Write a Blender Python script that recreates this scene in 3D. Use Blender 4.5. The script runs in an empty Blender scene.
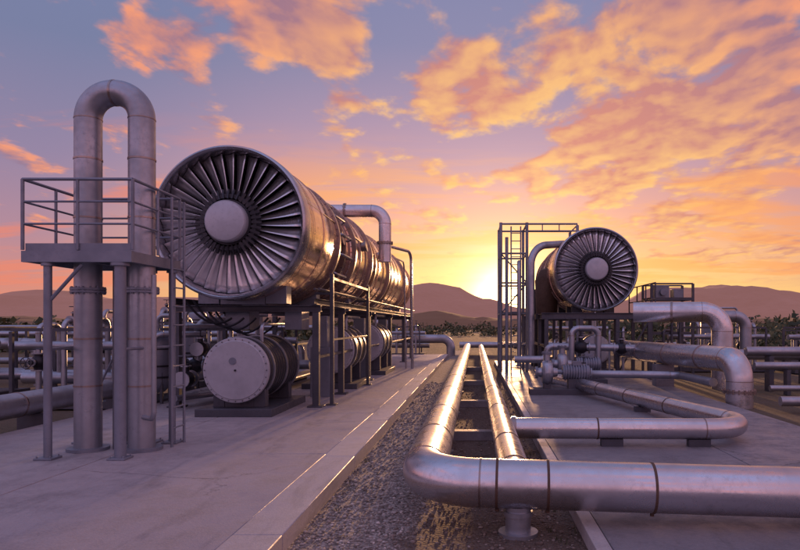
import bpy, math, random
from mathutils import Vector, Matrix, noise as mn
random.seed(7)
C=bpy.context; D=bpy.data; S=C.scene
F=640.0; H=1.8
def P(px,py,Y): return Vector(((px-475)*Y/F, Y, H+(325-py)*Y/F))
def lin(c):
    return tuple(((x/12.92) if x<=0.04045 else ((x+0.055)/1.055)**2.4) for x in c)
# ------------------------------------------------------------ materials
def newmat(name):
    m=D.materials.new(name); m.use_nodes=True
    nt=m.node_tree; b=nt.nodes['Principled BSDF']; return m,nt,b
def N(nt,t,**k):
    n=nt.nodes.new(t)
    for a,v in k.items(): setattr(n,a,v)
    return n
def noise(nt,vec,scale,detail=6,rough=.6,dist=0):
    n=N(nt,'ShaderNodeTexNoise'); n.inputs['Scale'].default_value=scale
    n.inputs['Detail'].default_value=detail; n.inputs['Roughness'].default_value=rough
    n.inputs['Distortion'].default_value=dist
    if vec: nt.links.new(vec,n.inputs['Vector'])
    return n.outputs['Fac']
def ramp(nt,fac,stops,interp='LINEAR'):
    r=N(nt,'ShaderNodeValToRGB'); cr=r.color_ramp; cr.interpolation=interp
    while len(cr.elements)<len(stops): cr.elements.new(.5)
    for e,(p,c) in zip(cr.elements,stops):
        e.position=p; e.color=(*c,1) if len(c)==3 else c
    nt.links.new(fac,r.inputs['Fac']); return r.outputs['Color']
def mrange(nt,v,a,b,c,d,smooth=False):
    n=N(nt,'ShaderNodeMapRange'); 
    if smooth: n.interpolation_type='SMOOTHSTEP'
    for i,x in zip(('From Min','From Max','To Min','To Max'),(a,b,c,d)): n.inputs[i].default_value=x
    nt.links.new(v,n.inputs['Value']); return n.outputs['Result']
def math_(nt,op,a,b=None,c=None,clamp=False):
    n=N(nt,'ShaderNodeMath',operation=op); n.use_clamp=clamp
    for i,x in enumerate((a,b,c)):
        if x is None: continue
        if isinstance(x,(int,float)): n.inputs[i].default_value=x
        else: nt.links.new(x,n.inputs[i])
    return n.outputs[0]
def mixc(nt,f,a,b,bt='MIX'):
    n=N(nt,'ShaderNodeMix',data_type='RGBA',blend_type=bt)
    for s,x in ((n.inputs[0],f),(n.inputs[6],a),(n.inputs[7],b)):
        if isinstance(x,(int,float)): s.default_value=x
        elif isinstance(x,tuple): s.default_value=(*x[:3],1)
        else: nt.links.new(x,s)
    return n.outputs[2]
def bump(nt,b,h,strength,dist=.01):
    n=N(nt,'ShaderNodeBump'); n.inputs['Strength'].default_value=strength; n.inputs['Distance'].default_value=dist
    nt.links.new(h,n.inputs['Height']); nt.links.new(n.outputs[0],b.inputs['Normal'])
def pos(nt,scale=(1,1,1)):
    g=N(nt,'ShaderNodeNewGeometry'); m=N(nt,'ShaderNodeMapping'); m.inputs['Scale'].default_value=scale
    nt.links.new(g.outputs['Position'],m.inputs['Vector']); return m.outputs[0]
def metal(name,c,rough=.35,met=.85,dirt=.5,stretch=(1,1,1),bs=.15,dcol=None,dobump=True):
    m,nt,b=newmat(name); p=pos(nt,stretch)
    n1=noise(nt,p,1.7,3,.7,0); n2=noise(nt,p,16,3,.72)
    dc=dcol or tuple(x*.42 for x in c)
    f=mrange(nt,n1,.42,.72,0,dirt); f2=mrange(nt,n2,.5,.75,0,dirt*.8)
    f=math_(nt,'MAXIMUM',f,f2)
    nt.links.new(mixc(nt,f,c,dc),b.inputs['Base Color'])
    r=math_(nt,'ADD',mrange(nt,n1,.3,.7,rough-.1,rough+.12),mrange(nt,n2,.3,.7,-.05,.08))
    nt.links.new(r,b.inputs['Roughness']); b.inputs['Metallic'].default_value=met
    if dobump: bump(nt,b,n2,bs,.007)
    return m
M={}
M['pipe']=metal('brushed_steel_pipe',(.62,.60,.63),.27,.93,.42,bs=.08)
M['pipe2']=metal('galvanised_pipe',(.38,.39,.44),.38,.8,.5)
M['tower']=metal('painted_grey_steel',(.22,.235,.29),.42,.4,.45,dobump=False)
M['frame']=metal('dark_frame_steel',(.085,.085,.105),.5,.4,.5,dobump=False)
M['dark']=metal('dark_machinery_steel',(.04,.04,.05),.42,.6,.5,dobump=False)
M['case']=metal('turbine_casing_steel',(.72,.50,.40),.18,.96,.5,(1,.35,1),.1,(.17,.08,.055))
M['case2']=metal('turbine_flange_steel',(.36,.29,.27),.32,.92,.5,dobump=False)
M['lip']=metal('inlet_lip_steel',(.46,.45,.49),.25,.92,.35)
M['blade']=metal('blade_steel',(.70,.69,.73),.32,.8,.3,dobump=False)
M['hub']=metal('hub_painted_steel',(.45,.45,.50),.42,.3,.4)
M['rust']=metal('rusty_band',(.12,.07,.05),.65,.3,.6,dobump=False)
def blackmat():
    m,nt,b=newmat('painted_depth_black'); b.inputs['Base Color'].default_value=(.012,.012,.014,1); b.inputs['Roughness'].default_value=.7; return m  # near-black paint standing in for the dark inside the duct
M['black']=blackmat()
def concrete(name,c1,c2,seed=0):
    m,nt,b=newmat(name); p=pos(nt); 
    big=noise(nt,p,.35,3,.6,.3); mid=noise(nt,p,2.3,5,.74); fine=noise(nt,p,55,3,.8)
    col=ramp(nt,big,[(.35,c1),(.65,c2)])
    col=mixc(nt,mrange(nt,mid,.45,.72,0,.7),col,tuple(x*.55 for x in c1))
    st=noise(nt,pos(nt,(1,.18,1)),3.1,4,.7,.4)
    col=mixc(nt,mrange(nt,st,.54,.7,0,.55),col,tuple(x*.42 for x in c1))
    col=mixc(nt,mrange(nt,fine,.35,.7,0,.35),col,tuple(min(1,x*1.3) for x in c2))
    v=N(nt,'ShaderNodeTexVoronoi',feature='DISTANCE_TO_EDGE'); v.inputs['Scale'].default_value=.33
    ad=N(nt,'ShaderNodeVectorMath',operation='MULTIPLY_ADD'); cb=N(nt,'ShaderNodeCombineXYZ'); nt.links.new(mid,cb.inputs[0]); nt.links.new(big,cb.inputs[1])
    nt.links.new(cb.outputs[0],ad.inputs[0]); ad.inputs[1].default_value=(.9,.9,.9); nt.links.new(p,ad.inputs[2]); nt.links.new(ad.outputs[0],v.inputs['Vector'])
    ck=math_(nt,'MULTIPLY',mrange(nt,v.outputs['Distance'],.0,.005,1,0),mrange(nt,big,.5,.58,0,.7))
    col=mixc(nt,ck,col,tuple(x*.25 for x in c1))
    nt.links.new(col,b.inputs['Base Color'])
    nt.links.new(mrange(nt,mid,.3,.7,.36,.75),b.inputs['Roughness'])
    bump(nt,b,fine,.35,.01)
    return m
M['conc']=concrete('weathered_concrete',(.27,.235,.25),(.37,.325,.335))
M['kerb']=concrete('kerb_concrete',(.35,.31,.31),(.46,.41,.405))
M['conc2']=concrete('grey_concrete',(.155,.142,.155),(.235,.215,.23))
def soilmask(nt,p):
    sx=N(nt,'ShaderNodeSeparateXYZ'); nt.links.new(p,sx.inputs[0])
    n=noise(nt,p,1.3,4,.7,0)
    a=math_(nt,'ADD',sx.outputs[0],math_(nt,'MULTIPLY',math_(nt,'SUBTRACT',n,.5),1.6))
    return mrange(nt,a,-.75,-.25,.08,.85,True),n
def gravelbase():
    m,nt,b=newmat('gravel_bed'); p=pos(nt)
    v=N(nt,'ShaderNodeTexVoronoi'); v.inputs['Scale'].default_value=38; nt.links.new(p,v.inputs['Vector'])
    s=N(nt,'ShaderNodeSeparateColor'); nt.links.new(v.outputs['Color'],s.inputs[0])
    col=ramp(nt,s.outputs[0],[(0,(.12,.095,.085)),(.5,(.26,.215,.195)),(1,(.45,.39,.36))])
    f,n=soilmask(nt,p)
    col=mixc(nt,f,col,(.085,.052,.036))
    nt.links.new(col,b.inputs['Base Color']); b.inputs['Roughness'].default_value=.9
    bump(nt,b,math_(nt,'MULTIPLY',v.outputs['Distance'],-1),.9,.03); return m
M['gravel']=gravelbase()
def pebmat():
    m,nt,b=newmat('pebbles'); g=N(nt,'ShaderNodeNewGeometry')
    col=ramp(nt,g.outputs['Random Per Island'],[(0,(.11,.085,.075)),(.4,(.26,.215,.195)),(.8,(.40,.345,.32)),(1,(.58,.52,.48))])
    f,n=soilmask(nt,g.outputs['Position'])
    col=mixc(nt,math_(nt,'MULTIPLY',f,.75),col,(.10,.062,.044))
    nt.links.new(col,b.inputs['Base Color']); b.inputs['Roughness'].default_value=.85; return m
M['peb']=pebmat()
def groundmat():
    m,nt,b=newmat('dry_ground'); p=pos(nt)
    a=noise(nt,p,.03,4,.6,.4); c=noise(nt,p,.5,5,.7); d=noise(nt,p,12,4,.75)
    col=ramp(nt,a,[(.38,(.10,.068,.042)),(.52,(.12,.09,.045)),(.66,(.05,.058,.024))])
    col=mixc(nt,mrange(nt,c,.42,.65,0,.7),col,(.14,.10,.075))
    col=mixc(nt,mrange(nt,d,.45,.7,0,.6),col,(.04,.03,.022))
    nt.links.new(col,b.inputs['Base Color']); b.inputs['Roughness'].default_value=.95
    bump(nt,b,d,.8,.06); return m
M['ground']=groundmat()
def leafmat():
    m,nt,b=newmat('shrub_foliage'); g=N(nt,'ShaderNodeNewGeometry')
    col=ramp(nt,g.outputs['Random Per Island'],[(0,(.022,.032,.012)),(.5,(.05,.062,.022)),(1,(.11,.095,.035))])
    nt.links.new(col,b.inputs['Base Color']); b.inputs['Roughness'].default_value=.8; return m
M['leaf']=leafmat()
def hillmat(name,c,haze_glow,hs):
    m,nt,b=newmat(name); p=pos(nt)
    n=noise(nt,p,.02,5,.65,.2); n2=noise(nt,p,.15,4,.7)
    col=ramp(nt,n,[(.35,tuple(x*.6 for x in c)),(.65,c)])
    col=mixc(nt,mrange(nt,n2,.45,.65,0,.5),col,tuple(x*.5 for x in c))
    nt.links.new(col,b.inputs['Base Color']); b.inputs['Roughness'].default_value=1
    b.inputs['Emission Color'].default_value=(*haze_glow,1); b.inputs['Emission Strength'].default_value=hs  # distance haze put into the hill material as an even glow
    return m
M['hillfar']=hillmat('haze_glow_hill',(.10,.07,.07),(.40,.165,.13),.52)
M['hillnear']=hillmat('near_haze_glow_hill',(.07,.055,.035),(.26,.10,.06),.26)

# ------------------------------------------------------------ mesh builder
class Obj:
    def __init__(s,name,loc=(0,0,0)):
        s.e=D.objects.new(name,None); s.e.empty_display_size=.3; s.loc=Vector(loc); s.e.location=s.loc
        C.collection.objects.link(s.e); s.parts={}
    def part(s,pn,mat,bevel=0,solid=0):
        if pn not in s.parts: s.parts[pn]=dict(v=[],f=[],m=mat,b=bevel,s=solid)
        return s.parts[pn]
    def done(s,fn=None):
        for pn,p in s.parts.items():
            if fn: p['v']=[fn(Vector(v)) for v in p['v']]
            me=D.meshes.new(pn); me.from_pydata([tuple(Vector(v)-s.loc) for v in p['v']],[],p['f'])
            me.materials.append(M[p['m']]); me.polygons.foreach_set('use_smooth',[True]*len(me.polygons))
            me.set_sharp_from_angle(angle=math.radians(35)); me.update()
            o=D.objects.new(pn,me); C.collection.objects.link(o); o.parent=s.e
            if p['s']:
                k=o.modifiers.new('s','SOLIDIFY'); k.thickness=p['s']
            if p['b']:
                k=o.modifiers.new('b','BEVEL'); k.width=p['b']; k.segments=2; k.limit_method='ANGLE'
def add(p,vs,fs):
    n=len(p['v']); p['v'].extend(vs); p['f'].extend([tuple(i+n for i in f) for f in fs])
def box(p,c,s):
    c=Vector(c); x,y,z=[k/2 for k in s]
    vs=[c+Vector((a*x,b*y,d*z)) for a in(-1,1) for b in(-1,1) for d in(-1,1)]
    add(p,vs,[(0,1,3,2),(4,6,7,5),(0,4,5,1),(2,3,7,6),(0,2,6,4),(1,5,7,3)])
def frame_of(d):
    d=d.normalized(); u=Vector((0,0,1)) if abs(d.z)<.9 else Vector((0,1,0))
    a=d.cross(u).normalized(); b=a.cross(d).normalized(); return a,b
def beam(p,p0,p1,w=.08,h=.08):
    p0=Vector(p0);p1=Vector(p1); a,b=frame_of(p1-p0)
    vs=[q+a*sx*w/2+b*sz*h/2 for q in(p0,p1) for sx,sz in((-1,-1),(1,-1),(1,1),(-1,1))]
    add(p,vs,[(3,2,1,0),(4,5,6,7),(0,1,5,4),(1,2,6,5),(2,3,7,6),(3,0,4,7)])
def ibeam(p,p0,p1,w=.16,h=.18,t=.02):
    p0=Vector(p0);p1=Vector(p1); a,b=frame_of(p1-p0)
    beam(p,p0+b*(h/2-t/2),p1+b*(h/2-t/2),w,t); beam(p,p0-b*(h/2-t/2),p1-b*(h/2-t/2),w,t)
    beam(p,p0,p1,t,h-2*t)
def fillet(pts,R):
    pts=[Vector(q) for q in pts]; out=[pts[0]]; marks=[]
    for i in range(1,len(pts)-1):
        a,b,c=pts[i-1],pts[i],pts[i+1]; u=(a-b).normalized(); v=(c-b).normalized()
        ang=u.angle(v); 
        if ang>3.1: out.append(b); continue
        t=min(R/math.tan(ang/2),(a-b).length*.49 if i>1 else (a-b).length*.95,(c-b).length*.49 if i<len(pts)-2 else (c-b).length*.95)
        r=t*math.tan(ang/2); cen=b+(u+v).normalized()*(r/math.sin(ang/2))
        s=b+u*t-cen; e=b+v*t-cen; tot=s.angle(e); n=max(4,int(tot/.1)); ax=s.cross(e).normalized()
        marks+= [(b+u*t,u),(b+v*t,v)]
        for k in range(n+1):
            out.append(cen+Matrix.Rotation(tot*k/n,3,ax)@s)
    out.append(pts[-1]); return out,marks
def tube(p,pts,r,R=.0,seg=24,caps=True,weld=None):
    if R>0 and len(pts)>2: path,marks=fillet(pts,R)
    else: path,marks=[Vector(q) for q in pts],[]
    t0=(path[1]-path[0]).normalized(); a,b=frame_of(t0); vs=[];fs=[]; n=len(path)
    for i,q in enumerate(path):
        if i==0: t=t0
        elif i==n-1: t=(path[-1]-path[-2]).normalized()
        else: t=((path[i+1]-q).normalized()+(q-path[i-1]).normalized()).normalized()
        a=(a-t*a.dot(t)).normalized(); b=t.cross(a)
        for k in range(seg):
            th=2*math.pi*k/seg; vs.append(q+(a*math.cos(th)+b*math.sin(th))*r)
    for i in range(n-1):
        for k in range(seg):
            k2=(k+1)%seg; fs.append((i*seg+k,i*seg+k2,(i+1)*seg+k2,(i+1)*seg+k))
    if caps: fs.append(tuple(reversed(range(seg)))); fs.append(tuple((n-1)*seg+k for k in range(seg)))
    add(p,vs,fs)
    if weld is not None:
        for c,d in marks: cyl(weld,c-d*.008,c+d*.008,r+.005,seg)
def cyl(p,p0,p1,r,seg=20): tube(p,[p0,p1],r,0,seg)
def revolve(p,prof,o,d,seg=64,close=True):
    o=Vector(o); d=Vector(d).normalized(); a,b=frame_of(d); vs=[];fs=[]
    for (y,r) in prof:
        for k in range(seg):
            th=2*math.pi*k/seg; vs.append(o+d*y+(a*math.cos(th)+b*math.sin(th))*max(r,1e-4))
    for i in range(len(prof)-1):
        for k in range(seg):
            k2=(k+1)%seg; fs.append((i*seg+k,(i+1)*seg+k,(i+1)*seg+k2,i*seg+k2))
    add(p,vs,fs)
def torus(p,c,ax,R,r,seg=28,s2=8,a0=0,a1=2*math.pi):
    c=Vector(c); ax=Vector(ax).normalized(); a,b=frame_of(ax)
    pts=[c+(a*math.cos(a0+(a1-a0)*k/seg)+b*math.sin(a0+(a1-a0)*k/seg))*R for k in range(seg+1)]
    tube(p,pts,r,0,s2)
def flange(p,c,d,r,t=.05,bolts=12,k=1.35):
    c=Vector(c); d=Vector(d).normalized(); cyl(p,c-d*t,c-d*.004,r*k,32); cyl(p,c+d*.004,c+d*t,r*k,32)
    a,b=frame_of(d)
    for i in range(bolts):
        th=2*math.pi*i/bolts; q=c+(a*math.cos(th)+b*math.sin(th))*r*(k+1)/2*1.03
        cyl(p,q-d*(t+.02),q+d*(t+.02),r*.06+.004,6)
def valve(o,c,d,r,up=(0,0,1)):
    c=Vector(c); d=Vector(d).normalized(); up=Vector(up)
    b=o.part('valve_body','dark'); revolve(b,[(-r*2,r*1.0),(-r*1.4,r*1.05),(-r*.8,r*1.5),(0,r*1.7),(r*.8,r*1.5),(r*1.4,r*1.05),(r*2,r)],c,d,24)
    f=o.part('flange','pipe2'); cyl(f,c-d*r*2.2,c-d*r*1.9,r*1.6,24); cyl(f,c+d*r*1.9,c+d*r*2.2,r*1.6,24)
    cyl(b,c,c+up*r*3,r*.6,16); cyl(f,c+up*r*2.4,c+up*r*2.7,r*1.0,20); cyl(b,c+up*r*3,c+up*r*4.6,r*.14,8)
    w=o.part('handwheel','frame'); torus(w,c+up*r*4.5,up,r*1.3,r*.12)
    a,e=frame_of(up)
    for k in range(3):
        th=math.pi*k/3; q=(a*math.cos(th)+e*math.sin(th))*r*1.3; cyl(w,c+up*r*4.5-q,c+up*r*4.5+q,r*.08,6)

# ------------------------------------------------------------ ground & paving
def simple(name,vs,fs,mat,smooth=False,bevel=0):
    me=D.meshes.new(name); me.from_pydata(vs,[],fs); me.materials.append(M[mat])
    if smooth: me.polygons.foreach_set('use_smooth',[True]*len(me.polygons))
    o=D.objects.new(name,me); C.collection.objects.link(o)
    if bevel:
        k=o.modifiers.new('b','BEVEL'); k.width=bevel; k.segments=2
    return o
simple('ground',[(-1500,-200,0),(1500,-200,0),(1500,2500,0),(-1500,2500,0)],[(0,1,2,3)],'ground')
simple('gravel_path',[(-1.6,-4,.006),(1.1,-4,.006),(1.1,45,.006),(-1.6,45,.006)],[(0,1,2,3)],'gravel')
def slabs(name,xs,ys,z,mat,gap=.014):
    o=Obj(name); p=o.part('slab_panels',mat,.008)
    for i in range(len(xs)-1):
        for j in range(len(ys)-1):
            x0,x1,y0,y1=xs[i]+gap/2,xs[i+1]-gap/2,ys[j]+gap/2,ys[j+1]-gap/2
            box(p,((x0+x1)/2,(y0+y1)/2,z/2-.05),(x1-x0,y1-y0,z+.1))
    o.done(); return o
slabs('concrete_pavement',[-7.2,-4.6,-1.9],[-4,.5,4.6,8.2,12,16,20,25,30,36],.15,'conc')
slabs('concrete_kerb',[-1.9,-1.5],[-4,-1,2,5,8,11,14,17,20,24,28,32,36],.162,'kerb',.008)
slabs('concrete_pavement',[1.03,3.3,5.4],[-4,0,4,7.7,11,15,19,24,30],.12,'conc2')
slabs('concrete_kerb',[.9,1.03],[-4,0,4,8,12,16,20,25,30],.13,'kerb',.008)
# pebbles
def pebbles(name,n,x0,x1,y0,y1,smin,smax,pw=1.8,rej=None):
    t=(1+5**.5)/2
    iv=[Vector(v).normalized() for v in [(-1,t,0),(1,t,0),(-1,-t,0),(1,-t,0),(0,-1,t),(0,1,t),(0,-1,-t),(0,1,-t),(t,0,-1),(t,0,1),(-t,0,-1),(-t,0,1)]]
    ff=[(0,11,5),(0,5,1),(0,1,7),(0,7,10),(0,10,11),(1,5,9),(5,11,4),(11,10,2),(10,7,6),(7,1,8),(3,9,4),(3,4,2),(3,2,6),(3,6,8),(3,8,9),(4,9,5),(2,4,11),(6,2,10),(8,6,7),(9,8,1)]
    vs=[];fs=[]
    for i in range(n):
        y=y0+(y1-y0)*random.random()**pw; x=random.uniform(x0,x1)
        if x>-.6 and random.random()<.6: continue
        s=random.uniform(smin,smax)*(1+random.random()**6*1.2); ca,sa=math.cos(i),math.sin(i)
        sx,sy,sz=s*random.uniform(.7,1.3),s*random.uniform(.7,1.2),s*random.uniform(.45,.8)
        b=len(vs)
        for v in iv:
            j=random.uniform(.8,1.15); X,Y,Z=v.x*sx*j,v.y*sy*j,v.z*sz*j
            vs.append((x+X*ca-Y*sa,y+X*sa+Y*ca,.006+sz*.5+Z))
        fs+=[tuple(k+b for k in f) for f in ff]
    simple(name,vs,fs,'peb')
pebbles('gravel',14000,-1.48,.88,3.8,20,.006,.015)
# few loose grit stones on the pavements
# dead weeds along the strip
def weeds():
    random.seed(11); vs=[];fs=[]
    for k in range(70):
        x=random.choice([random.uniform(-.2,.85),random.uniform(-1.45,-1.3),random.uniform(.6,.88)]); y=4.6+16*random.random()**1.5
        for j in range(random.randint(6,14)):
            a=random.uniform(0,6.28); l=random.uniform(.03,.09); b=random.uniform(.2,.9)
            dx,dy=math.cos(a),math.sin(a); px_,py_=-dy*.0025,dx*.0025; X=x+random.gauss(0,.02); Y=y+random.gauss(0,.02)
            i=len(vs); vs+=[(X-px_,Y-py_,.005),(X+px_,Y+py_,.005),(X+dx*l*b,Y+dy*l*b,.005+l)]; fs.append((i,i+1,i+2))
    simple('weeds',vs,fs,'leaf')
weeds()

# ------------------------------------------------------------ gas turbine
def turbine(loc,L,Z,name='gas_turbine'):
    x,y=loc; o=Obj(name,(x,y,.0)); c=Vector((x,y,Z)); d=Vector((0,1,0))
    A=[(0.9,1.28),(.3,1.33),(.06,1.35),(.0,1.375),(-.03,1.41),(.0,1.445),(.06,1.46),(.34,1.465),(.345,1.448)]
    revolve(o.part('inlet_lip','lip'),A,c,d,96)
    prof=[(.345,1.448),(1.5,1.448),(1.5,1.46),(1.58,1.46),(1.58,1.446),(3.1,1.43),(3.15,1.40),(3.4,1.28),(3.45,1.24),(4.0,1.24),(4.1,1.3),(4.9,1.34),(5.0,1.42),(7.4,1.44),(7.5,1.3),(8.4,1.26),(8.5,1.4),(11.4,1.44),(11.6,1.3),(12.2,1.3),(12.3,1.44),(16.8,1.44),(17,1.25),(18.2,1.2),(18.3,1.32),(20.4,1.32),(20.6,1.0),(21.2,.8),(21.2,.01)]
    pr=[q for q in prof if q[0]<=L]; pr.append((pr[-1][0]+.01,.01))
    revolve(o.part('casing','case'),pr,c,d,96)
    fl=o.part('flange_rings','case2')
    for yy,r in [(3.0,1.48),(3.6,1.3),(4.05,1.4),(5.0,1.49),(5.9,1.45),(6.7,1.46),(7.45,1.53),(8.45,1.48),(9.4,1.43),(10.4,1.45),(11.5,1.52),(12.25,1.5),(13.5,1.46),(14.7,1.46),(16.85,1.54),(18.3,1.45),(20.4,1.42)]:
        if yy>L: continue
        t=.06 if r>1.465 else .022
        revolve(fl,[(yy-t,1.0),(yy-t,r),(yy+t,r),(yy+t,1.0)],c,d,96)
        if r>1.465 and yy<9:
            for k in range(56):
                th=2*math.pi*k/56; q=c+Vector((math.cos(th)*(r-.035),yy,math.sin(th)*(r-.035)))
                cyl(fl,q-d*(t+.03),q+d*(t+.03),.016,6)
    sm=o.part('casing_seams','case2')
    for yy in (.62,2.2):
        revolve(sm,[(yy-.008,1.43),(yy-.008,1.4515),(yy+.008,1.4515),(yy+.008,1.43)],c,d,96)
    for th in (.32,2.9):
        q=Vector((math.cos(th),0,math.sin(th)))
        beam(sm,c+q*1.443+d*.36,c+q*1.443+d*2.9,.02,.014)
        if L>8: beam(sm,c+q*1.43+d*5.12,c+q*1.44+d*7.38,.04,.04)
    for yy in (.5,.74,1.42,1.66,2.08,2.32):
        for k in range(90):
            th=-.6+1.9*k/90; q=Vector((math.cos(th),0,math.sin(th))); cyl(sm,c+q*1.44+d*yy,c+q*1.4535+d*yy,.008,6)
    for (yy,th,r) in [(3.8,.15,1.24),(3.8,.8,1.24),(6.2,.2,1.42),(8,.1,1.26),(9.8,.3,1.4)]:
        if yy<L:
            q=Vector((math.cos(th),0,math.sin(th))); cyl(sm,c+q*(r-.05)+d*yy,c+q*(r+.13)+d*yy,.13,16); cyl(sm,c+q*(r+.13)+d*yy,c+q*(r+.16)+d*yy,.17,16)
    tb=o.part('bleed_tubes','pipe2')
    for k in range(5):
        th=-.5+.35*k; q=Vector((math.cos(th),0,math.sin(th)))
        tube(tb,[c+q*1.2+d*3.5,c+q*1.42+d*3.6,c+q*1.44+d*4.7,c+q*1.2+d*4.8],.03,.1,8)
        if L>9: tube(tb,[c+q*1.25+d*7.6,c+q*1.44+d*7.8,c+q*1.44+d*8.3,c+q*1.2+d*8.35],.03,.1,8)
    bl=o.part('fan_blades','blade',0,.008)
    def row(n,r0,r1,w0,w1,tw0,tw1,y0,ph=0,part=bl,ns=7):
        for i in range(n):
            th=2*math.pi*i/n+ph; vs=[];fs=[]
            for j in range(ns):
                t=j/(ns-1); r=r0+(r1-r0)*t; w=w0+(w1-w0)*t; tw=math.radians(tw0+(tw1-tw0)*t)
                sweep=.10*t*t
                for k,s in enumerate((-1,-.3,.35,1)):
                    camber=(1-s*s)*w*.22
                    tx=s*w*math.cos(tw)-camber*math.sin(tw); ay=s*w*math.sin(tw)+camber*math.cos(tw)
                    a=th+(tx+sweep*.5)/r
                    vs.append(c+Vector((math.cos(a)*r,y0+ay,math.sin(a)*r)))
            for j in range(ns-1):
                for k in range(3): fs.append((j*4+k,j*4+k+1,j*4+k+5,j*4+k+4))
            add(part,vs,fs)
    row(36,.46,1.325,.065,.13,58,30,.2)
    row(34,.52,1.3,.05,.1,-50,-50,.62,.05,o.part('stator_vanes','dark',0,.008))
    rt=o.part('rotor_ring','dark'); revolve(rt,[(.5,.56),(.05,.55),(.0,.53),(.0,.46),(.1,.44)],c,d,64)
    for i in range(36):
        th=2*math.pi*i/36; q=Vector((math.cos(th),0,math.sin(th))); beam(rt,c+q*.44+d*-.01,c+q*.62+d*.03,.03,.05)
    for rr in (1.12,): torus(o.part('mid_ring','dark'),c+d*.5,d,rr,.02,64,6)
    hb=o.part('hub','hub'); revolve(hb,[(.3,.385),(-.10,.39),(-.15,.385),(-.18,.36),(-.195,.29),(-.205,.0)],c,d,64)
    revolve(o.part('hub_trim','dark'),[(-.0,.387),(-.0,.43),(.25,.43)],c,d,64)
    revolve(o.part('black_depth_disc','black'),[(.9,1.3),(.9,0)],c,d,48)  # black disc behind the vanes, painted as the shade of a deep duct
    o.done(); return c
lc=turbine((-4.63,12.0),22,3.73)
rc=turbine((4.17,22.0),7.2,3.72)

# supports for the left turbine
o=Obj('turbine_support_frame',(-4.4,13,.15))
g=o.part('columns','frame',.004); b2=o.part('beams','frame',.004); bp=o.part('base_plates','frame',.004); sd=o.part('saddles','tower',.01); rl=o.part('guard_rails','frame')
for i,yy in enumerate([12.9,15.3,19.2,24.0,28.6,32.0]):
    for xx in (-6.0,-3.2):
        beam(g,(xx,yy,.15),(xx,yy,2.06),.13,.13); box(bp,(xx,yy,.165),(.3,.3,.03))
    ibeam(b2,(-6.1,yy,2.13),(-3.1,yy,2.13),.15,.13)
    for xx in (-5.3,-3.96):
        box(sd,(xx,yy,2.40),(.42,.34,.36))
    box(sd,(-4.63,yy,2.31),(.9,.3,.2))
for xx in (-6.0,-3.2):
    ibeam(b2,(xx,12.7,2.27),(xx,32,2.27),.12,.13)
    beam(b2,(xx,12.97,1.15),(xx,32,1.15),.06,.06)
box(sd,(-4.9,13.5,1.9),(.5,.6,.4)); box(sd,(-3.75,13.5,1.95),(.35,.6,.5))
for yy in (14.9,19.8,24.6): box(sd,(-3.55,yy,.72),(.45,.5,1.14)); box(sd,(-3.55,yy,1.65),(.3,.36,.72))
for yy in (13.2,17.6):
    beam(g,(-2.95,yy,.15),(-2.95,yy,2.85),.075,.075); box(bp,(-2.95,yy,.165),(.2,.2,.03)); beam(g,(-2.91,yy,2.45),(-3.3,yy,2.45),.055,.055)
beam(g,(-2.95,13.24,2.76),(-2.95,17.56,2.76),.06,.06)
beam(g,(-2.95,13.24,1.5),(-2.95,17.56,1.5),.045,.045)
for k in range(2): cyl(rl,(-3.02-.09*k,12.4,2.5),(-3.02-.09*k,32,2.5),.022,8)
o.done()

# horizontal drum motors under the turbine
def drum(x,y,z,r,L,name='motor_drum'):
    o=Obj(name,(x,y,.15)); c=Vector((x,y,z)); d=Vector((0,1,0))
    revolve(o.part('end_cover','hub'),[(.12,r*.97),(.05,r),(.0,r),(-.02,r*.98),(-.025,r*.9),(-.04,r*.88),(-.045,0)],c,d,64)
    pr=[(.12,r*.9)]; n=int(L/.16)
    for k in range(n):
        y0=.14+k*(L-.2)/n; w=(L-.2)/n
        pr+=[(y0,r*.93),(y0+w*.1,r*1.0),(y0+w*.55,r*1.0),(y0+w*.65,r*.93)]
    pr+=[(L,r*.9),(L+.15,r*.6),(L+.15,0)]
    revolve(o.part('ribbed_shell','dark'),pr,c,d,64)
    sh=o.part('shell_bands','pipe2')
    for yy in (.3,L*.55,L-.1): revolve(sh,[(yy-.03,r*.9),(yy-.03,r*1.035),(yy+.03,r*1.035),(yy+.03,r*.9)],c,d,64)
    bt=o.part('cover_fittings','dark')
    for k in range(28):
        th=2*math.pi*k/28; q=c+Vector((math.cos(th)*r*.94,-.02,math.sin(th)*r*.94)); cyl(bt,q,q+Vector((0,-.02,0)),.009,6)
    cyl(bt,c+Vector((0,-.04,0)),c+Vector((0,-.06,0)),.02,12)
    cyl(o.part('cover_plate','tower'),c+Vector((-.08*r,-.042,.28*r)),c+Vector((-.08*r,-.055,.28*r)),.11*r,24)
    ft=o.part('skid_base','frame',.008)
    box(ft,(x,y+L/2,.22),(r*2.3,L+.3,.14))
    for yy in (y+.25,y+L-.25):
        h=z-r*.55-.29
        box(ft,(x-r*.62,yy,.29+h/2),(r*.35,.2,h)); box(ft,(x+r*.62,yy,.29+h/2),(r*.35,.2,h)); box(ft,(x,yy,.29+(z-r*.9-.29)/2),(r*.9,.18,max(.05,z-r*.9-.29)))
    tb=o.part('oil_tubes','pipe2')
    tube(tb,[c+Vector((r*.5,.5,r*.7)),c+Vector((r*.5,.5,r*1.4)),c+Vector((r*.5,L+.6,r*1.4))],.035,.12,10)
    o.done()
drum(-4.33,11.6,.98,.60,2.0)
drum(-3.75,16.6,1.15,.62,1.8)
drum(-3.7,21.2,1.2,.66,2.2)

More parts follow.
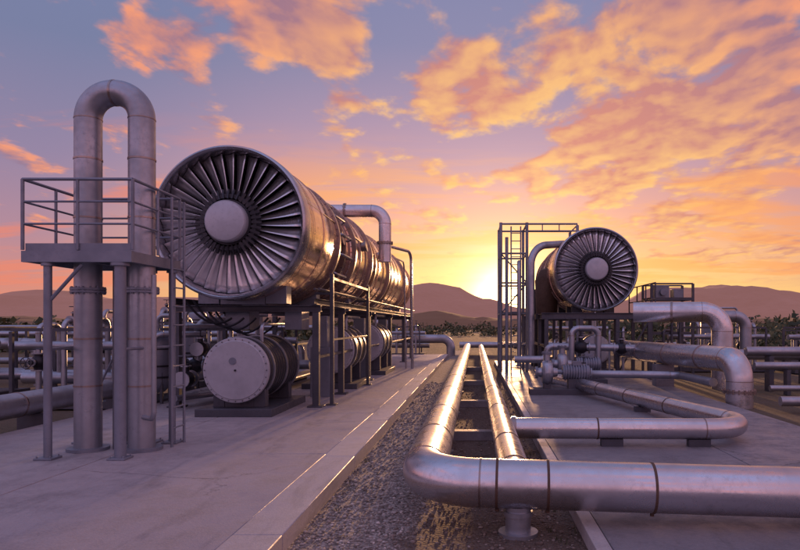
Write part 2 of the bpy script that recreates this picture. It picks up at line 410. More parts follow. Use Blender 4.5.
# auxiliary pipework beneath/behind left turbine
o=Obj('auxiliary_pipework',(-5.5,14,.15)); t=o.part('pipes','pipe2'); w=o.part('weld_rings','case2'); dk=o.part('hoses','dark')
for k in range(6):
    x=-6.7+.28*k; y=13.2+.5*k
    tube(t,[(x-1.5,y+1,.5+.1*k),(x,y,.5+.1*k),(x,y,1.6+.15*k),(x+.9,y+.6,1.6+.15*k)],.06+.015*(k%3),.25,14,weld=w)
for k in range(4):
    tube(t,[(-5.9,12.6+.4*k,.35),(-4.9-.1*k,15,.35),(-4.9-.1*k,26,.35)],.06,.3,12)
valve(o,(-5.6,12.4,.75),(0,1,0),.1); valve(o,(-5.75,13.4,1.3),(0,1,0),.09); valve(o,(-6.2,14.2,.9),(1,0,0),.1)
for k in range(5):
    a=P(185+8*k,300,12.6+.2*k); e=P(232+12*k,318,12.9); pts=[]
    for i in range(13):
        s=i/12; q=a.lerp(e,s); q.z-=.5*(1+.3*k)*4*s*(1-s)*.5; pts.append(q)
    tube(dk,pts,.022,0,8)
o.done()
def vessel(x,y,r,h,name='pressure_vessel',mat='tower'):
    o=Obj(name,(x,y,0)); b=o.part('shell',mat)
    revolve(b,[(.35,0),(.38,r*.5),(.5,r*.9),(.62,r),(h-.3,r),(h-.15,r*.9),(h-.04,r*.5),(h,0)],(x,y,0),(0,0,1),32)
    s=o.part('bands','dark')
    for z in (.7,h*.55,h-.4): revolve(s,[(z-.02,r*.95),(z-.02,r+.012),(z+.02,r+.012),(z+.02,r*.95)],(x,y,0),(0,0,1),32)
    l=o.part('legs','frame')
    for k in range(4):
        th=math.pi/4+k*math.pi/2; beam(l,(x+math.cos(th)*r*.9,y+math.sin(th)*r*.9,0),(x+math.cos(th)*r*.9,y+math.sin(th)*r*.9,.8),.05,.05)
    p=o.part('nozzles','pipe2'); tube(p,[(x,y,h-.1),(x,y,h+.3),(x+r*1.8,y,h+.3),(x+r*1.8,y,.2)],.05,.15,12)
    flange(o.part('nozzle_flange','pipe2'),(x,y,h+.08),(0,0,1),.06,.02,8)
    o.done()
vessel(-6.75,13.6,.28,1.7); vessel(-7.9,17.5,.35,1.9); 

# ------------------------------------------------------------ overhead elbow pipe on left turbine
o=Obj('exhaust_elbow_pipe',(-3.5,20,4)); t=o.part('pipe','pipe'); w=o.part('weld_rings','case2')
tube(t,[P(325,211,19.5),P(385,211,19.5),P(385,262,19.5)],.19,.4,24,weld=w)
flange(w,P(385,243,19.5),(0,0,1),.19,.03,12,1.3); tube(t,[P(325,211,19.5),P(325,250,19.5)],.18,0,20)
flange(w,P(345,211,19.5),(1,0,0),.19,.025,12,1.25)
tube(t,[P(388,246,22),P(411,252,24),(-2.38,24.3,.15)],.055,.35,12); tube(t,[P(395,258,22),P(404,262,24),(-2.62,24.3,.15)],.03,.35,10)
o.done()

# ------------------------------------------------------------ access platform (left)
def nearer(v):   # stands slightly nearer and smaller than first laid out, feet kept on the slab
    z=v.z
    z2=1.8+(z-1.8)*.91 if z>1.8 else .15+(z-.15)*(1.65/1.65)
    return Vector((v.x*.91,v.y*.91,z2))
o=Obj('access_platform',(-4.9,8.5,.15))
p=o.part('posts','tower'); bm=o.part('platform_frame','tower'); gr=o.part('grating','frame'); ra=o.part('guard_rail','tower'); bp=o.part('base_plates','tower',.004)
x0,x1,y0,y1=-6.08,-4.6,8.6,9.97; zt=2.8
for (x,y,r) in [(-5.78,8.66,.052),(-4.80,8.66,.075),(-6.02,9.85,.05),(-5.0,9.9,.05),(-4.66,9.85,.05),(-5.35,9.85,.04)]:
    cyl(p,(x,y,.15),(x,y,zt-.16),r,18); box(bp,(x,y,.163),(.24,.24,.025)); 
    for sx,sy in ((-1,-1),(1,-1),(1,1),(-1,1)): cyl(bp,(x+.09*sx,y+.09*sy,.17),(x+.09*sx,y+.09*sy,.2),.012,6)
    cyl(p,(x,y,zt-.2),(x,y,zt-.16),r*1.6,16)
z,h=zt-.08,.15
beam(bm,(x0,y0,z),(x1,y0,z),.06,h); beam(bm,(x0,y1,z),(x1,y1,z),.06,h)
beam(bm,(x0+.031,y0+.03,z),(x0+.031,y1-.03,z),.06,h-.004); beam(bm,(x1-.031,y0+.03,z),(x1-.031,y1-.03,z),.06,h-.004)
beam(bm,(-5.35,y0+.03,zt-.08),(-5.35,y1-.03,zt-.08),.05,.1)
k=0
while x0+.08+k*.045<x1-.07:
    beam(gr,(x0+.08+k*.045,y0+.04,zt-.02),(x0+.08+k*.045,y1-.04,zt-.02),.008,.035); k+=1
for k in range(12): beam(gr,(x0+.07,y0+.1+k*.11,zt-.025),(x1-.07,y0+.1+k*.11,zt-.025),.008,.02)
ptsr=[(x0,y1),(x0,y0),(x1,y0),(x1,y1),(x0,y1)]; zs=(.36,.66,.96)
for a,b in zip(ptsr[:-1],ptsr[1:]):
    for i,z in enumerate(zs): cyl(ra,(*a,zt+z),(*b,zt+z),.021 if i==2 else .015,10)
    cyl(ra,(*a,zt+.01),(*a,zt+.96),.023,12)
    q=Vector(a).lerp(Vector(b),.5); cyl(ra,(q.x,q.y,zt+.01),(q.x,q.y,zt+.95),.02,10)
beam(bm,(x0+.03,y0+.015,zt+.05),(x1-.03,y0+.015,zt+.05),.008,.1)
for yy in (9.5,9.9): cyl(p,(-4.5,yy,.15),(-4.5,yy,zt+.9),.02,10)
for k in range(9): cyl(p,(-4.5,9.5,.4+k*.28),(-4.5,9.9,.4+k*.28),.012,8)
cyl(p,(-6.02,9.85,.5),(-5.0,9.9,2.5),.018,8); cyl(p,(-5.78,8.66,2.1),(-5.3,8.64,2.62),.025,8)
cyl(p,(-4.80,8.66,1.5),(-4.68,9.85,1.5),.02,8); cyl(p,(-6.02,9.85,1.5),(-5.8,8.66,1.5),.02,8)
o.done(nearer)
# inverted U pipe
o=Obj('inverted_u_pipe',(-4.8,8.5,.15)); t=o.part('pipe','pipe2'); w=o.part('weld_rings','case2'); f=o.part('flanges','tower')
xa,xb,yy=-5.62,-4.84,9.3; zt2=5.17
tube(t,[(xa,yy,.15),(xa,yy,zt2),(xb,yy,zt2),(xb,yy,.15)],.182,.385,36,weld=w)
for x in (xa,xb):
    cyl(f,(x,yy,.15),(x,yy,.19),.28,32)
    for z in (1.0,1.62,3.35,4.2): cyl(w,(x,yy,z-.012),(x,yy,z+.012),.190,32)
    flange(f,(x,yy,2.3),(0,0,1),.182,.035,14,1.28)
tube(t,[(xb+.05,yy-.1,.6),(xb+.35,yy-.35,.6),(xb+.35,yy-.35,2.5)],.035,.1,10)
tube(t,[(-5.22,yy+.1,.15),(-5.22,yy+.1,2.65)],.09,0,20); tube(t,[(-5.05,yy+.25,.15),(-5.05,yy+.25,2.65)],.05,0,14)
o.done(nearer)

# ------------------------------------------------------------ foreground pipelines
def pstand(o,x,y,z,r,base=.006):
    q=o.part('pipe_stands','pipe2'); cyl(q,(x,y,base),(x,y,z-r*.9),.11,24); cyl(q,(x,y,base),(x,y,base+.03),.17,24); cyl(q,(x,y,z-r-.06),(x,y,z-r-.02),.125,24)
o=Obj('pipeline',(-.47,8,0)); t=o.part('pipe','pipe'); w=o.part('weld_rings','case2'); bd=o.part('clamp_bands','rust')
R=.208; A0=Vector((-.47,5.54,.45)); A1=Vector((6.5,5.12,.345))
tube(t,[(-.47,40,.45),A0,A1],R,.55,56,weld=w)
pd=(A1-A0).normalized()
def onp(x): return A0+(A1-A0)*((x+.47)/6.97)
for x in (.19,.62,1.5,2.9):
    c=onp(x); cyl(bd,c-pd*.011,c+pd*.011,R+.005,48); 
    cyl(bd,c-Vector((0,.0,R+.03)),c-Vector((0,0,R)),.018,8)
for yy in (7.4,9.2,12.0,14.8,18,22,27):
    cyl(bd,(-.47,yy-.011,.45),(-.47,yy+.011,.45),R+.005,40)
pstand(o,.37,5.49,.44,R); pstand(o,4.6,5.23,.37,R,.12)
for yy in (9,13,17,22,28): pstand(o,-.47,yy,.45,R)
o.done()
o=Obj('pipeline',(.4,8,0)); t=o.part('pipe','pipe'); w=o.part('weld_rings','case2'); bd=o.part('clamp_bands','rust')
r2=.15
tube(t,[(.37,40,.43),(.37,5.5,.43)],r2,0,40)
for yy in (6.0,7.3,10,13,17,21,26): cyl(bd,(.37,yy-.011,.43),(.37,yy+.011,.43),r2+.005,36)
cyl(w,(.37,5.71,.43),(.37,5.75,.43),r2+.018,36)
tube(t,[(.37,8.95,.36),(4.02,8.85,.36),(2.25,16.9,.36),(2.05,18,.36)],.145,.66,40,weld=w)
cyl(w,(.51,8.945,.36),(.57,8.945,.36),.162,36)
for c,d in (((1.7,8.915,.36),(1,-.026,0)),): 
    d=Vector(d).normalized(); cyl(bd,Vector(c)-d*.011,Vector(c)+d*.011,.15,36)
dd=Vector((2.25-4.02,16.9-8.85,0)).normalized()
for s in (2.6,4.2,5.6): 
    c=Vector((4.02,8.85,.36))+dd*s; cyl(bd,c-dd*.011,c+dd*.011,.15,36)
for x,y in ((1.9,8.9),(3.1,8.87),(3.24,12.4),(2.57,15.4)): 
    q=o.part('pipe_stands','frame'); box(q,(x,y,.17),(.3,.12,.1))
for yy in (10,14,19,25): 
    q=o.part('sleepers','conc2',.01); box(q,(-.05,yy,.08),(1.25,.2,.15))
o.done()

# right-hand big process pipes
o=Obj('process_pipe',(5.7,14,0)); t=o.part('pipe','pipe'); w=o.part('weld_rings','case2')
tube(t,[(4.9,21,1.02),(5.0,19,1.02),(5.78,14.0,1.02),(5.78,14.0,-.1)],.29,.45,40,weld=w)
flange(w,(5.78,14.0,.35),(0,0,1),.29,.03,16,1.18)
for s in (.35,.7):
    c=Vector((5.0,19,1.02)).lerp(Vector((5.78,14,1.02)),s); dd=Vector((.78,-5,0)).normalized(); cyl(w,c-dd*.02,c+dd*.02,.305,36)
box(o.part('pedestal','conc2',.01),(5.2,17.7,.36),(.5,.4,.72))
o.done()
o=Obj('process_pipe',(6.9,18,0)); t=o.part('pipe','pipe'); w=o.part('weld_rings','case2')
tube(t,[(4.6,18.6,2.17),(6.95,18,2.17),(6.95,18,0)],.29,.55,40,weld=w)
flange(w,(6.95,18,1.1),(0,0,1),.29,.03,16,1.2); cyl(w,(5.6,18.33,2.17),(5.66,18.31,2.17),.31,36)
o.done()
o=Obj('process_pipe',(9,22,0)); t=o.part('pipe','pipe2'); w=o.part('weld_rings','case2')
tube(t,[(7.6,22,2.1),(9.3,22,2.1),(9.3,22,.2)],.2,.4,24,weld=w)
tube(t,[(7.4,17.5,1.08),(16,17.2,1.08)],.13,0,24); tube(t,[(7.2,16.5,.75),(16,16.3,.75)],.1,0,24)
tube(t,[(6.2,13,.25),(14,12.6,.25)],.1,0,20); tube(t,[(6.5,19.5,.9),(18,19.5,.9)],.16,0,20)
tube(t,[(7.0,15.2,.3),(14,14.8,.3)],.07,0,20)
st=o.part('sleepers','frame')
for x in (8,10,12,14): box(st,(x,17.4,.48),(.12,.3,.95)); box(st,(x,16.4,.33),(.1,.2,.64)); box(st,(x,12.9,.08),(.14,.3,.16)); box(st,(x,19.5,.37),(.14,.3,.74))
o.done()

# pumps on right slab
def pump(x,y,s=1,name='centrifugal_pump'):
    o=Obj(name,(x,y,.12)); b=o.part('volute','pipe2')
    z=.12+.62*s
    revolve(b,[(-.3*s,.0),(-.3*s,.12*s),(-.16*s,.14*s),(-.14*s,.3*s),(-.08*s,.35*s),(.08*s,.35*s),(.14*s,.3*s),(.18*s,.14*s),(.3*s,.12*s)],(x,y,z),(1,0,0),32)
    torus(b,(x,y,z),(1,0,0),.25*s,.12*s,28,12)
    cyl(b,(x,y,z),(x,y,z+.55*s),.1*s,20); flange(o.part('flanges','tower'),(x,y,z+.55*s),(0,0,1),.1*s,.025,8,1.5)
    flange(o.part('flanges','tower'),(x-.3*s,y,z),(1,0,0),.12*s,.025,8,1.4)
    m=o.part('motor','tower'); 
    pr=[(.45*s,0),(.45*s,.2*s)]
    for k in range(9): pr+=[(.5*s+k*.075*s,.2*s),(.51*s+k*.075*s,.235*s),(.54*s+k*.075*s,.235*s),(.55*s+k*.075*s,.2*s)]
    pr+=[(1.2*s,.2*s),(1.25*s,.12*s),(1.25*s,0)]
    revolve(m,pr,(x,y,z),(1,0,0),28); cyl(m,(x+.2*s,y,z),(x+.5*s,y,z),.05*s,12); box(m,(x+.85*s,y,z+.26*s),(.25*s,.2*s,.12*s))
    f=o.part('baseplate','frame',.006); box(f,(x+.45*s,y,.19),(1.9*s,.6*s,.14)); box(f,(x,y,.12+.27*s),(.2*s,.3*s,.3*s)); box(f,(x+.85*s,y,.12+.29*s),(.5*s,.32*s,.3*s))
    o.done()
pump(1.75,15.6,.85); pump(2.5,18.4,.9)
o=Obj('valve_manifold',(3,20,.12)); t=o.part('pipes','pipe2'); w=o.part('weld_rings','case2')
tube(t,[(1.2,19.5,.75),(2.2,19.5,.75),(2.2,19.5,1.15),(5.4,19.0,1.1)],.11,.2,18,weld=w)
tube(t,[(2.9,19.2,.12),(2.9,19.2,1.7),(3.7,19.2,1.7),(3.7,19.2,.12)],.09,.22,18,weld=w)
tube(t,[(2.2,17.2,.5),(5.3,16.6,.5),(5.4,14.5,.5)],.1,.3,18,weld=w)
valve(o,(3.2,19.35,1.13),(1,-.08,0),.12); valve(o,(4.4,19.2,1.1),(1,-.08,0),.11); valve(o,(2.9,17.06,.5),(1,-.2,0),.1)
o.done()

# right turbine support structure
o=Obj('turbine_support_frame',(4.1,22,.12)); g=o.part('columns','frame',.004); b2=o.part('beams','frame',.004); rl=o.part('hand_rails','frame')
for yy in (21.1,23.3,26.2,28.4):
    for xx in (2.35,3.5,4.7,5.75): beam(g,(xx,yy,.0),(xx,yy,2.0),.12,.12)
    ibeam(b2,(2.2,yy,2.1),(5.9,yy,2.1),.14,.2)
for yy in (22.5,23.8,26.2,28.4):
    box(g,(3.6,yy+.2,2.4),(.35,.3,.38)); box(g,(4.73,yy+.2,2.4),(.35,.3,.38))
for xx in (2.35,5.75): ibeam(b2,(xx,21.17,2.1),(xx,28.4,2.1),.12,.18); ibeam(b2,(xx,21.17,1.1),(xx,28.4,1.1),.08,.1)
ibeam(b2,(2.41,21.1,1.1),(3.44,21.1,1.1),.08,.1); beam(b2,(4.7,21.1,.2),(5.75,21.1,1.95),.05,.05)
for xx in (5.95,): 
    for yy in (21.1,22.3,23.5,24.7): cyl(rl,(xx,yy,2.1),(xx,yy,3.2),.025,8)
    for z in (2.65,3.2): cyl(rl,(xx,21.1,z),(xx,24.7,z),.022,8)
box(g,(6.0,23,2.22),(.5,3.8,.02))
t=o.part('service_pipes','pipe2')
for k in range(6): tube(t,[(2.6+.45*k,20.95,.12),(2.6+.45*k,20.95,1.3+.08*k),(2.8+.45*k,21.6,1.3+.08*k)],.035+.01*(k%2),.15,10)
o.done()
drum(4.2,22.2,.95,.5,1.8)

# scaffold tower beside right turbine
o=Obj('scaffold_tower',(1.8,23,.12)); g=o.part('tubes','tower'); pl=o.part('decks','frame'); t=o.part('riser_pipe','pipe2')
xs=(.92,1.85,3.65); ys=(22.8,24.6); top=5.45
for x in xs:
    for y in ys: cyl(g,(x,y,0),(x,y,top if x<3 else top-.1),.055,12)
for z in (1.1,2.2,3.3,4.35,5.4):
    for y in ys: cyl(g,(xs[0],y,z),(xs[1] if z<5 else xs[2],y,z),.035,10)
    for x in xs[:2]: cyl(g,(x,ys[0],z),(x,ys[1],z),.035,10)
cyl(g,(xs[2],ys[0],5.35),(xs[2],ys[1],5.35),.03,10); cyl(g,(xs[1],22.8,5.15),(xs[2],22.8,5.15),.03,10)
for x in (2.4,3.0): cyl(g,(x,22.8,5.15),(x,22.8,5.4),.02,8)
cyl(g,(.92,22.8,2.2),(1.85,22.8,3.3),.025,8); cyl(g,(1.85,22.8,3.3),(.92,22.8,4.35),.025,8)
cyl(g,(.92,22.75,0),(.92,22.75,5.3),.04,8); cyl(g,(1.12,22.6,0),(1.12,22.6,4.9),.06,12)
for z in (2.24,): box(pl,(1.385,23.7,z),(.95,1.8,.04))
for k in range(18): cyl(g,(1.28,22.7,.3+k*.28),(1.62,22.7,.3+k*.28),.018,6)
for x in (1.28,1.62): cyl(g,(x,22.7,.1),(x,22.7,5.3),.026,8)
tube(t,[P(531,360,22.4),P(531,246,22.4),P(580,243,23.6),P(590,262,24.5)],.13,.75,20)
tube(t,[P(519,366,22.5),P(519,262,22.5),P(519,262,24.0)],.07,.3,14)
cyl(o.part('stack','dark'),(2.6,25.2,.1),(2.6,25.2,3.2),.3,20)
revolve(o.part('filter_housing','rust'),[(2.2,.0),(2.2,.4),(3.5,.45),(3.9,.25),(4.0,.0)],(2.75,24.6,0),(0,0,1),20)
o.done()

# equipment stand on the right
o=Obj('equipment_platform',(7,24,0)); g=o.part('frame','frame'); bx=o.part('control_box','tower',.01)
for x in (6.4,7.9):
    for y in (23.2,24.4): beam(g,(x,y,0),(x,y,3.3),.08,.08)
for z in (1.5,2.4,2.75): 
    for y in (23.2,24.4): beam(g,(6.44,y,z),(7.86,y,z),.08,.1)
    for x in (6.4,7.9): beam(g,(x,23.24,z),(x,24.36,z),.08,.1)
for y in (23.2,24.4): cyl(g,(6.4,y,3.3),(7.9,y,3.3),.03,8)
box(bx,(6.9,23.8,3.03),(.5,.5,.45)); box(bx,(7.5,23.8,2.97),(.35,.45,.32)); cyl(bx,(6.9,23.5,3.0),(6.9,23.4,3.0),.12,16)
for k in range(4): tube(g,[(6.5+.3*k,23.1,0),(6.5+.3*k,23.1,1.2+.4*k),(6.9+.3*k,23.6,1.2+.4*k)],.05,.15,10)
o.done()

# ------------------------------------------------------------ left background pipework
o=Obj('pipe_rack',(-9,16,0)); t=o.part('pipes','pipe2'); w=o.part('weld_rings','case2'); g=o.part('frames','frame')
tube(t,[(-7.45,2,.5),(-7.45,24,.5)],.2,0,32)
for yy in (8,10.4,13,16,19): cyl(w,(-7.45,yy-.015,.5),(-7.45,yy+.015,.5),.208,32); box(g,(-7.45,yy+.4,.15),(.45,.16,.32))
for (y,z,r,x0,x1) in [(15.5,.6,.12,-20,-8.0),(17.0,.85,.09,-20,-6.5),(19.5,1.25,.14,-24,-7),(22,1.5,.1,-26,-6.5),(24,1.1,.12,-26,-6.5),(27,1.7,.1,-30,-6.5)]:
    tube(t,[(x0,y,z),(x1,y,z),(x1,y,0)],r,.35,18,weld=w)
tube(t,[(-24,19,1.25),(-12.9,19,1.25),(-12.9,19,.0)],.17,.5,18,weld=w)
for x in (-18,-14,-10.5):
    for y in (16,20,25): 
        beam(g,(x,y,0),(x,y,1.65),.08,.08)
    beam(g,(x,16,1.7),(x,25,1.7),.08,.1)
o.done()
def manifold(cx,cy,name='pipe_manifold',n=5,s=1):
    o=Obj(name,(cx,cy,0)); t=o.part('pipes','pipe2'); w=o.part('weld_rings','case2'); g=o.part('skid','frame')
    W=n*.55*s
    box(g,(cx,cy,.12),(W+.6,1.6*s,.16)); tube(t,[(cx-W/2-.5,cy+.4,.6*s),(cx+W/2+.5,cy+.4,.6*s)],.14*s,0,18)
    tube(t,[(cx-W/2-.3,cy-.3,1.35*s),(cx+W/2+.3,cy-.3,1.35*s)],.1*s,0,18)
    for k in range(n):
        x=cx-W/2+.3+k*.55*s; hh=random.uniform(1.3,2.1)*s
        tube(t,[(x,cy+.4,.6*s),(x,cy+.4,hh),(x,cy-.3,hh),(x,cy-.3,.2)],.06*s,.18*s,14,weld=w)
        if k%2==0: valve(o,(x,cy-.3,1.0*s),(0,0,1),.09*s,(0,-1,0))
        else: valve(o,(x,cy+.05,hh),(0,1,0),.07*s)
    for sx in (-1,1):
        for sy in (-1,1): beam(g,(cx+sx*W/2,cy+sy*.7*s,.1),(cx+sx*W/2,cy+sy*.7*s,1.66*s),.07,.07)
    for sy in (-1,1): beam(g,(cx-W/2,cy+sy*.7*s,1.7*s),(cx+W/2,cy+sy*.7*s,1.7*s),.07,.07)
    o.done()
random.seed(5)
manifold(-8.4,14.2); manifold(-10.5,20.5,s=1.1); manifold(-13,15.5); manifold(-6.6,19,n=4); manifold(9.4,25,n=6); manifold(13,24,n=4); manifold(-4.8,37,n=6); manifold(4.5,33,n=6,s=1.2); manifold(-15,28,n=7,s=1.1); manifold(17,31,n=7,s=.9)
vessel(-11,25,.5,2.4); vessel(11.2,30,.6,2.3)
o=Obj('crossing_pipe',(0,36,0)); t=o.part('pipe','pipe2')
tube(t,[(-9,37,1.0),(-1.4,37,1.0),(-1.4,37,0)],.25,.5,20); tube(t,[(-1,42,.5),(14,41,.5)],.2,0,20); o.done()

# ------------------------------------------------------------ shrubs
def shrubs(name,rows,n,seed):
    random.seed(seed); vs=[];fs=[]
    clumps=[]
    for (xa,xb,y,h,cnt) in rows:
        for k in range(cnt): 
            cl=(random.uniform(xa,xb),y+random.uniform(-4,4),h*random.uniform(.5,1.25)); clumps.append(cl)
    for (cx,cy,h) in clumps:
        rr=h*random.uniform(.8,1.5)
        for k in range(n):
            u=Vector((random.gauss(0,1),random.gauss(0,1),random.gauss(0,1))).normalized()*random.uniform(.55,1)**.5
            z=abs(u.z)*h*random.uniform(.7,1.05); q=Vector((cx+u.x*rr,cy+u.y*rr,z))
            s=h*random.uniform(.07,.15); a=Vector((random.gauss(0,1),random.gauss(0,1),random.gauss(0,1))).normalized(); b=a.orthogonal().normalized()
            i=len(vs); vs+= [tuple(q+a*s),tuple(q+b*s*.8),tuple(q-a*s),tuple(q-b*s*.8)]; fs.append((i,i+1,i+2,i+3))
    simple(name,vs,fs,'leaf')
shrubs('shrubs',[(-60,-14,45,1.9,80),(-90,-10,75,2.8,80),(-40,40,110,1.8,80),(10,50,50,1.8,60),(10,90,80,2.9,90),(-160,160,170,2.6,150)],80,3)

# ------------------------------------------------------------ hills
def interp(tab,x):
    if x<=tab[0][0]: return tab[0][1]
    for (a,b),(c,d) in zip(tab[:-1],tab[1:]):
        if x<=c:
            t=(x-a)/(c-a); t=t*t*(3-2*t); return b+(d-b)*t
    return tab[-1][1]
def hills(name,Y0,dep,tab,mat,amp,nx=260,ny=26,xw=2.0):
    vs=[];fs=[]
    for j in range(ny+1):
        v=j/ny
        for i in range(nx+1):
            X=(-1+2*i/nx)*Y0*xw; Y=Y0+dep*v
            h=interp(tab,X)*math.sin(math.pi*min(1,v*1.0))**.9
            h*=1+amp*.6*mn.fractal(Vector((X*6/Y0,Y*6/Y0,0)),1,2,5)
            h+=amp*4*mn.fractal(Vector((X*30/Y0,Y*30/Y0,3)),.8,2,4)*math.sin(math.pi*v)
            vs.append((X,Y,h-.5 if 0<v<1 else -2))
    for j in range(ny):
        for i in range(nx):
            a=j*(nx+1)+i; fs.append((a,a+1,a+nx+2,a+nx+1))
    simple(name,vs,fs,mat,True)
def tabfor(Yr,pts): return [((px-475)*Yr/F,H+(325-py)*Yr/F) for px,py in pts]
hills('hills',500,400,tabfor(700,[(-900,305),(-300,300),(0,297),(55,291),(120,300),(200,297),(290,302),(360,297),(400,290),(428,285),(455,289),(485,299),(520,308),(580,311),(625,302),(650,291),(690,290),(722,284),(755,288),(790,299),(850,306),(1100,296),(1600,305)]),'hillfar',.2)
hills('foothills',230,160,tabfor(310,[(-900,318),(-200,316),(0,316),(100,319),(250,317),(400,314),(440,312),(480,317),(560,320),(650,318),(700,316),(760,318),(850,316),(1500,317)]),'hillnear',.2)

# ------------------------------------------------------------ sky / world
W=D.worlds.new('World'); S.world=W; W.use_nodes=True; nt=W.node_tree
bg=nt.nodes['Background']; L=nt.links
az,el=math.radians(3),math.radians(4.5)
sv=Vector((math.sin(az)*math.cos(el),math.cos(az)*math.cos(el),math.sin(el)))
gv=Vector((math.sin(az)*math.cos(.035),math.cos(az)*math.cos(.035),math.sin(.035)))
tc=N(nt,'ShaderNodeTexCoord'); nrm=N(nt,'ShaderNodeVectorMath',operation='NORMALIZE'); L.new(tc.outputs['Generated'],nrm.inputs[0]); d=nrm.outputs[0]
sp=N(nt,'ShaderNodeSeparateXYZ'); L.new(d,sp.inputs[0]); dx,dy,dz=sp.outputs
z=math_(nt,'MAXIMUM',dz,0.0)
def dotn(v):
    dp=N(nt,'ShaderNodeVectorMath',operation='DOT_PRODUCT'); L.new(d,dp.inputs[0]); dp.inputs[1].default_value=v; return dp.outputs['Value']
g=dotn(gv)
t=mrange(nt,g,.78,.995,0,1,True)
c=lambda r,g_,b:lin((r/255,g_/255,b/255))
sun_r=ramp(nt,z,[(0,c(255,196,100)),(.05,c(255,208,126)),(.10,c(253,188,128)),(.17,c(232,164,148)),(.26,c(188,150,172)),(.40,c(142,136,172)),(1,c(128,138,182))])
aw_r=ramp(nt,z,[(0,c(224,140,106)),(.05,c(210,134,124)),(.12,c(176,132,150)),(.22,c(146,128,160)),(.36,c(118,124,160)),(.6,c(118,130,174)),(1,c(136,150,196))])
bk_r=ramp(nt,z,[(0,c(140,124,152)),(.15,c(172,146,176)),(.35,c(156,148,186)),(1,c(140,150,196))])
aw_r=mixc(nt,mrange(nt,g,-.1,.6,1,0,True),aw_r,bk_r)
base=mixc(nt,t,aw_r,sun_r)
inv=math_(nt,'DIVIDE',1.0,math_(nt,'ADD',z,.10))
cv=N(nt,'ShaderNodeCombineXYZ'); L.new(math_(nt,'MULTIPLY',dx,inv),cv.inputs[0]); L.new(math_(nt,'MULTIPLY',dy,inv),cv.inputs[1]); cv.inputs[2].default_value=2.1
def cloudn(off,scale,det,rough,sc=(1,1,1),dist=.25,rot=0):
    m=N(nt,'ShaderNodeMapping'); m.inputs['Location'].default_value=off; m.inputs['Scale'].default_value=sc; m.inputs['Rotation'].default_value=(0,0,rot); L.new(cv.outputs[0],m.inputs['Vector'])
    return noise(nt,m.outputs[0],scale,det,rough,dist)
cr=.5
n1=cloudn((0,0,0),3.6,5,.55,(1.1,.8,1),.15,cr); n2=cloudn((.02,.06,0),3.6,3,.55,(1.1,.8,1),.15,cr)
bias=mrange(nt,dx,-.4,.35,-.05,.045)
def blob(px,py,deg,amt):
    v=Vector(((px-475)/F,1,(325-py)/F)).normalized()
    return mrange(nt,dotn(v),math.cos(math.radians(deg)),1,0,amt,True)
for bb in ((165,52,5,.19),(310,42,6.5,.17),(425,95,4,.12),(340,125,3,.12),(455,128,3.5,.10),(720,60,16,.09),(620,130,8,.06),(480,68,3,.08),(400,30,4,-.08),(385,70,3,-.05)):
    bias=math_(nt,'ADD',bias,blob(*bb))
den=math_(nt,'ADD',n1,bias)
mask=mrange(nt,den,.49,.64,0,1,True)
mask=math_(nt,'MULTIPLY',mask,mrange(nt,z,.04,.11,0,1,True))
lit=math_(nt,'ADD',.45,math_(nt,'MULTIPLY',math_(nt,'SUBTRACT',n1,n2),5.5),clamp=True)
thick=mrange(nt,den,.58,.80,1,.5)
lit=math_(nt,'MULTIPLY',lit,thick)
t2=mrange(nt,g,.82,.985,0,1,True)
litc=mixc(nt,t2,c(255,158,110),c(255,200,118))
shc=mixc(nt,t2,c(148,112,136),c(214,134,116))
cc=mixc(nt,lit,shc,litc)
col=mixc(nt,math_(nt,'MULTIPLY',mask,.94),base,cc)
n3=cloudn((3,1,0),1.3,5,.62,(.5,1.3,1),.3)
m3=math_(nt,'MULTIPLY',mrange(nt,n3,.48,.62,0,.7,True),mrange(nt,z,.015,.06,0,1,True)); m3=math_(nt,'MULTIPLY',m3,mrange(nt,z,.18,.30,1,0,True))
col=mixc(nt,m3,col,mixc(nt,t2,c(234,128,102),c(255,172,90)))
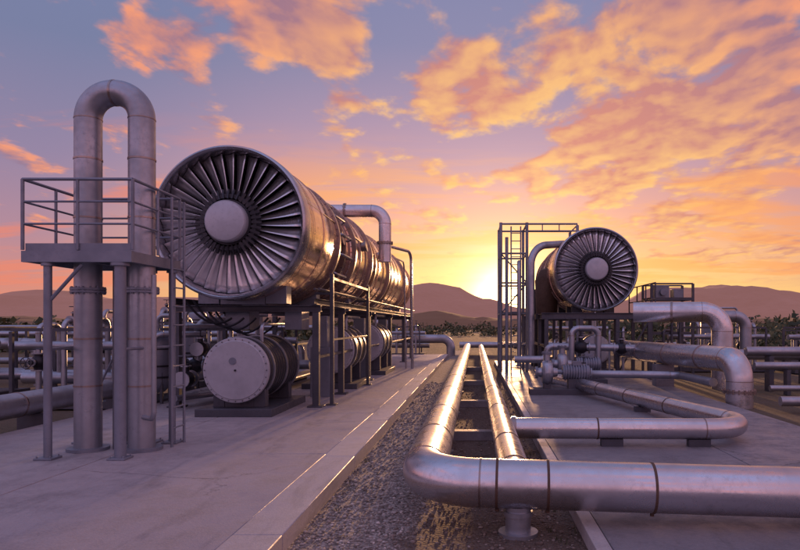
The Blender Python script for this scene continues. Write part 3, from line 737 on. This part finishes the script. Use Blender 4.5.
gl=math_(nt,'POWER',math_(nt,'MAXIMUM',g,0.0),100.0); gl2=math_(nt,'POWER',math_(nt,'MAXIMUM',g,0.0),900.0)
gs=math_(nt,'ADD',math_(nt,'MULTIPLY',gl,.6),math_(nt,'MULTIPLY',gl2,6.0))
glc=N(nt,'ShaderNodeVectorMath',operation='SCALE'); glc.inputs[0].default_value=(1.0,.66,.32); L.new(gs,glc.inputs['Scale'])
ad=N(nt,'ShaderNodeVectorMath',operation='ADD'); L.new(col,ad.inputs[0]); L.new(glc.outputs[0],ad.inputs[1])
back_boost=mrange(nt,g,-.2,.5,1.5,1.0,True)  # unseen sky behind the camera brightened as added fill for camera-facing surfaces
bk=N(nt,'ShaderNodeVectorMath',operation='SCALE'); L.new(ad.outputs[0],bk.inputs[0]); L.new(back_boost,bk.inputs['Scale'])
L.new(bk.outputs[0],bg.inputs['Color']); bg.inputs['Strength'].default_value=1.0
sky=N(nt,'ShaderNodeTexSky'); sky.sky_type='NISHITA'; sky.sun_disc=False; sky.sun_elevation=el; sky.sun_rotation=az
bg2=N(nt,'ShaderNodeBackground'); bg2.inputs['Strength'].default_value=.008; L.new(sky.outputs[0],bg2.inputs['Color'])
ash=N(nt,'ShaderNodeAddShader'); L.new(bg.outputs[0],ash.inputs[0]); L.new(bg2.outputs[0],ash.inputs[1]); L.new(ash.outputs[0],nt.nodes['World Output'].inputs['Surface'])

sl=D.lights.new('sun','SUN'); sl.energy=4.0; sl.angle=math.radians(1.5); sl.color=(1,.52,.24)
so=D.objects.new('sun',sl); C.collection.objects.link(so); so.rotation_euler=sv.to_track_quat('Z','Y').to_euler(); so.location=(0,30,20)

cam=D.cameras.new('camera'); co=D.objects.new('camera',cam); C.collection.objects.link(co); S.camera=co
co.location=(0,0,H); co.rotation_euler=(math.radians(90),0,0)
cam.sensor_width=36; cam.lens=36*F/800; cam.shift_x=-75/800; cam.shift_y=50/800; cam.clip_end=5000; cam.clip_start=.05
S.view_settings.view_transform='Standard'; S.view_settings.look='None'; S.view_settings.exposure=0
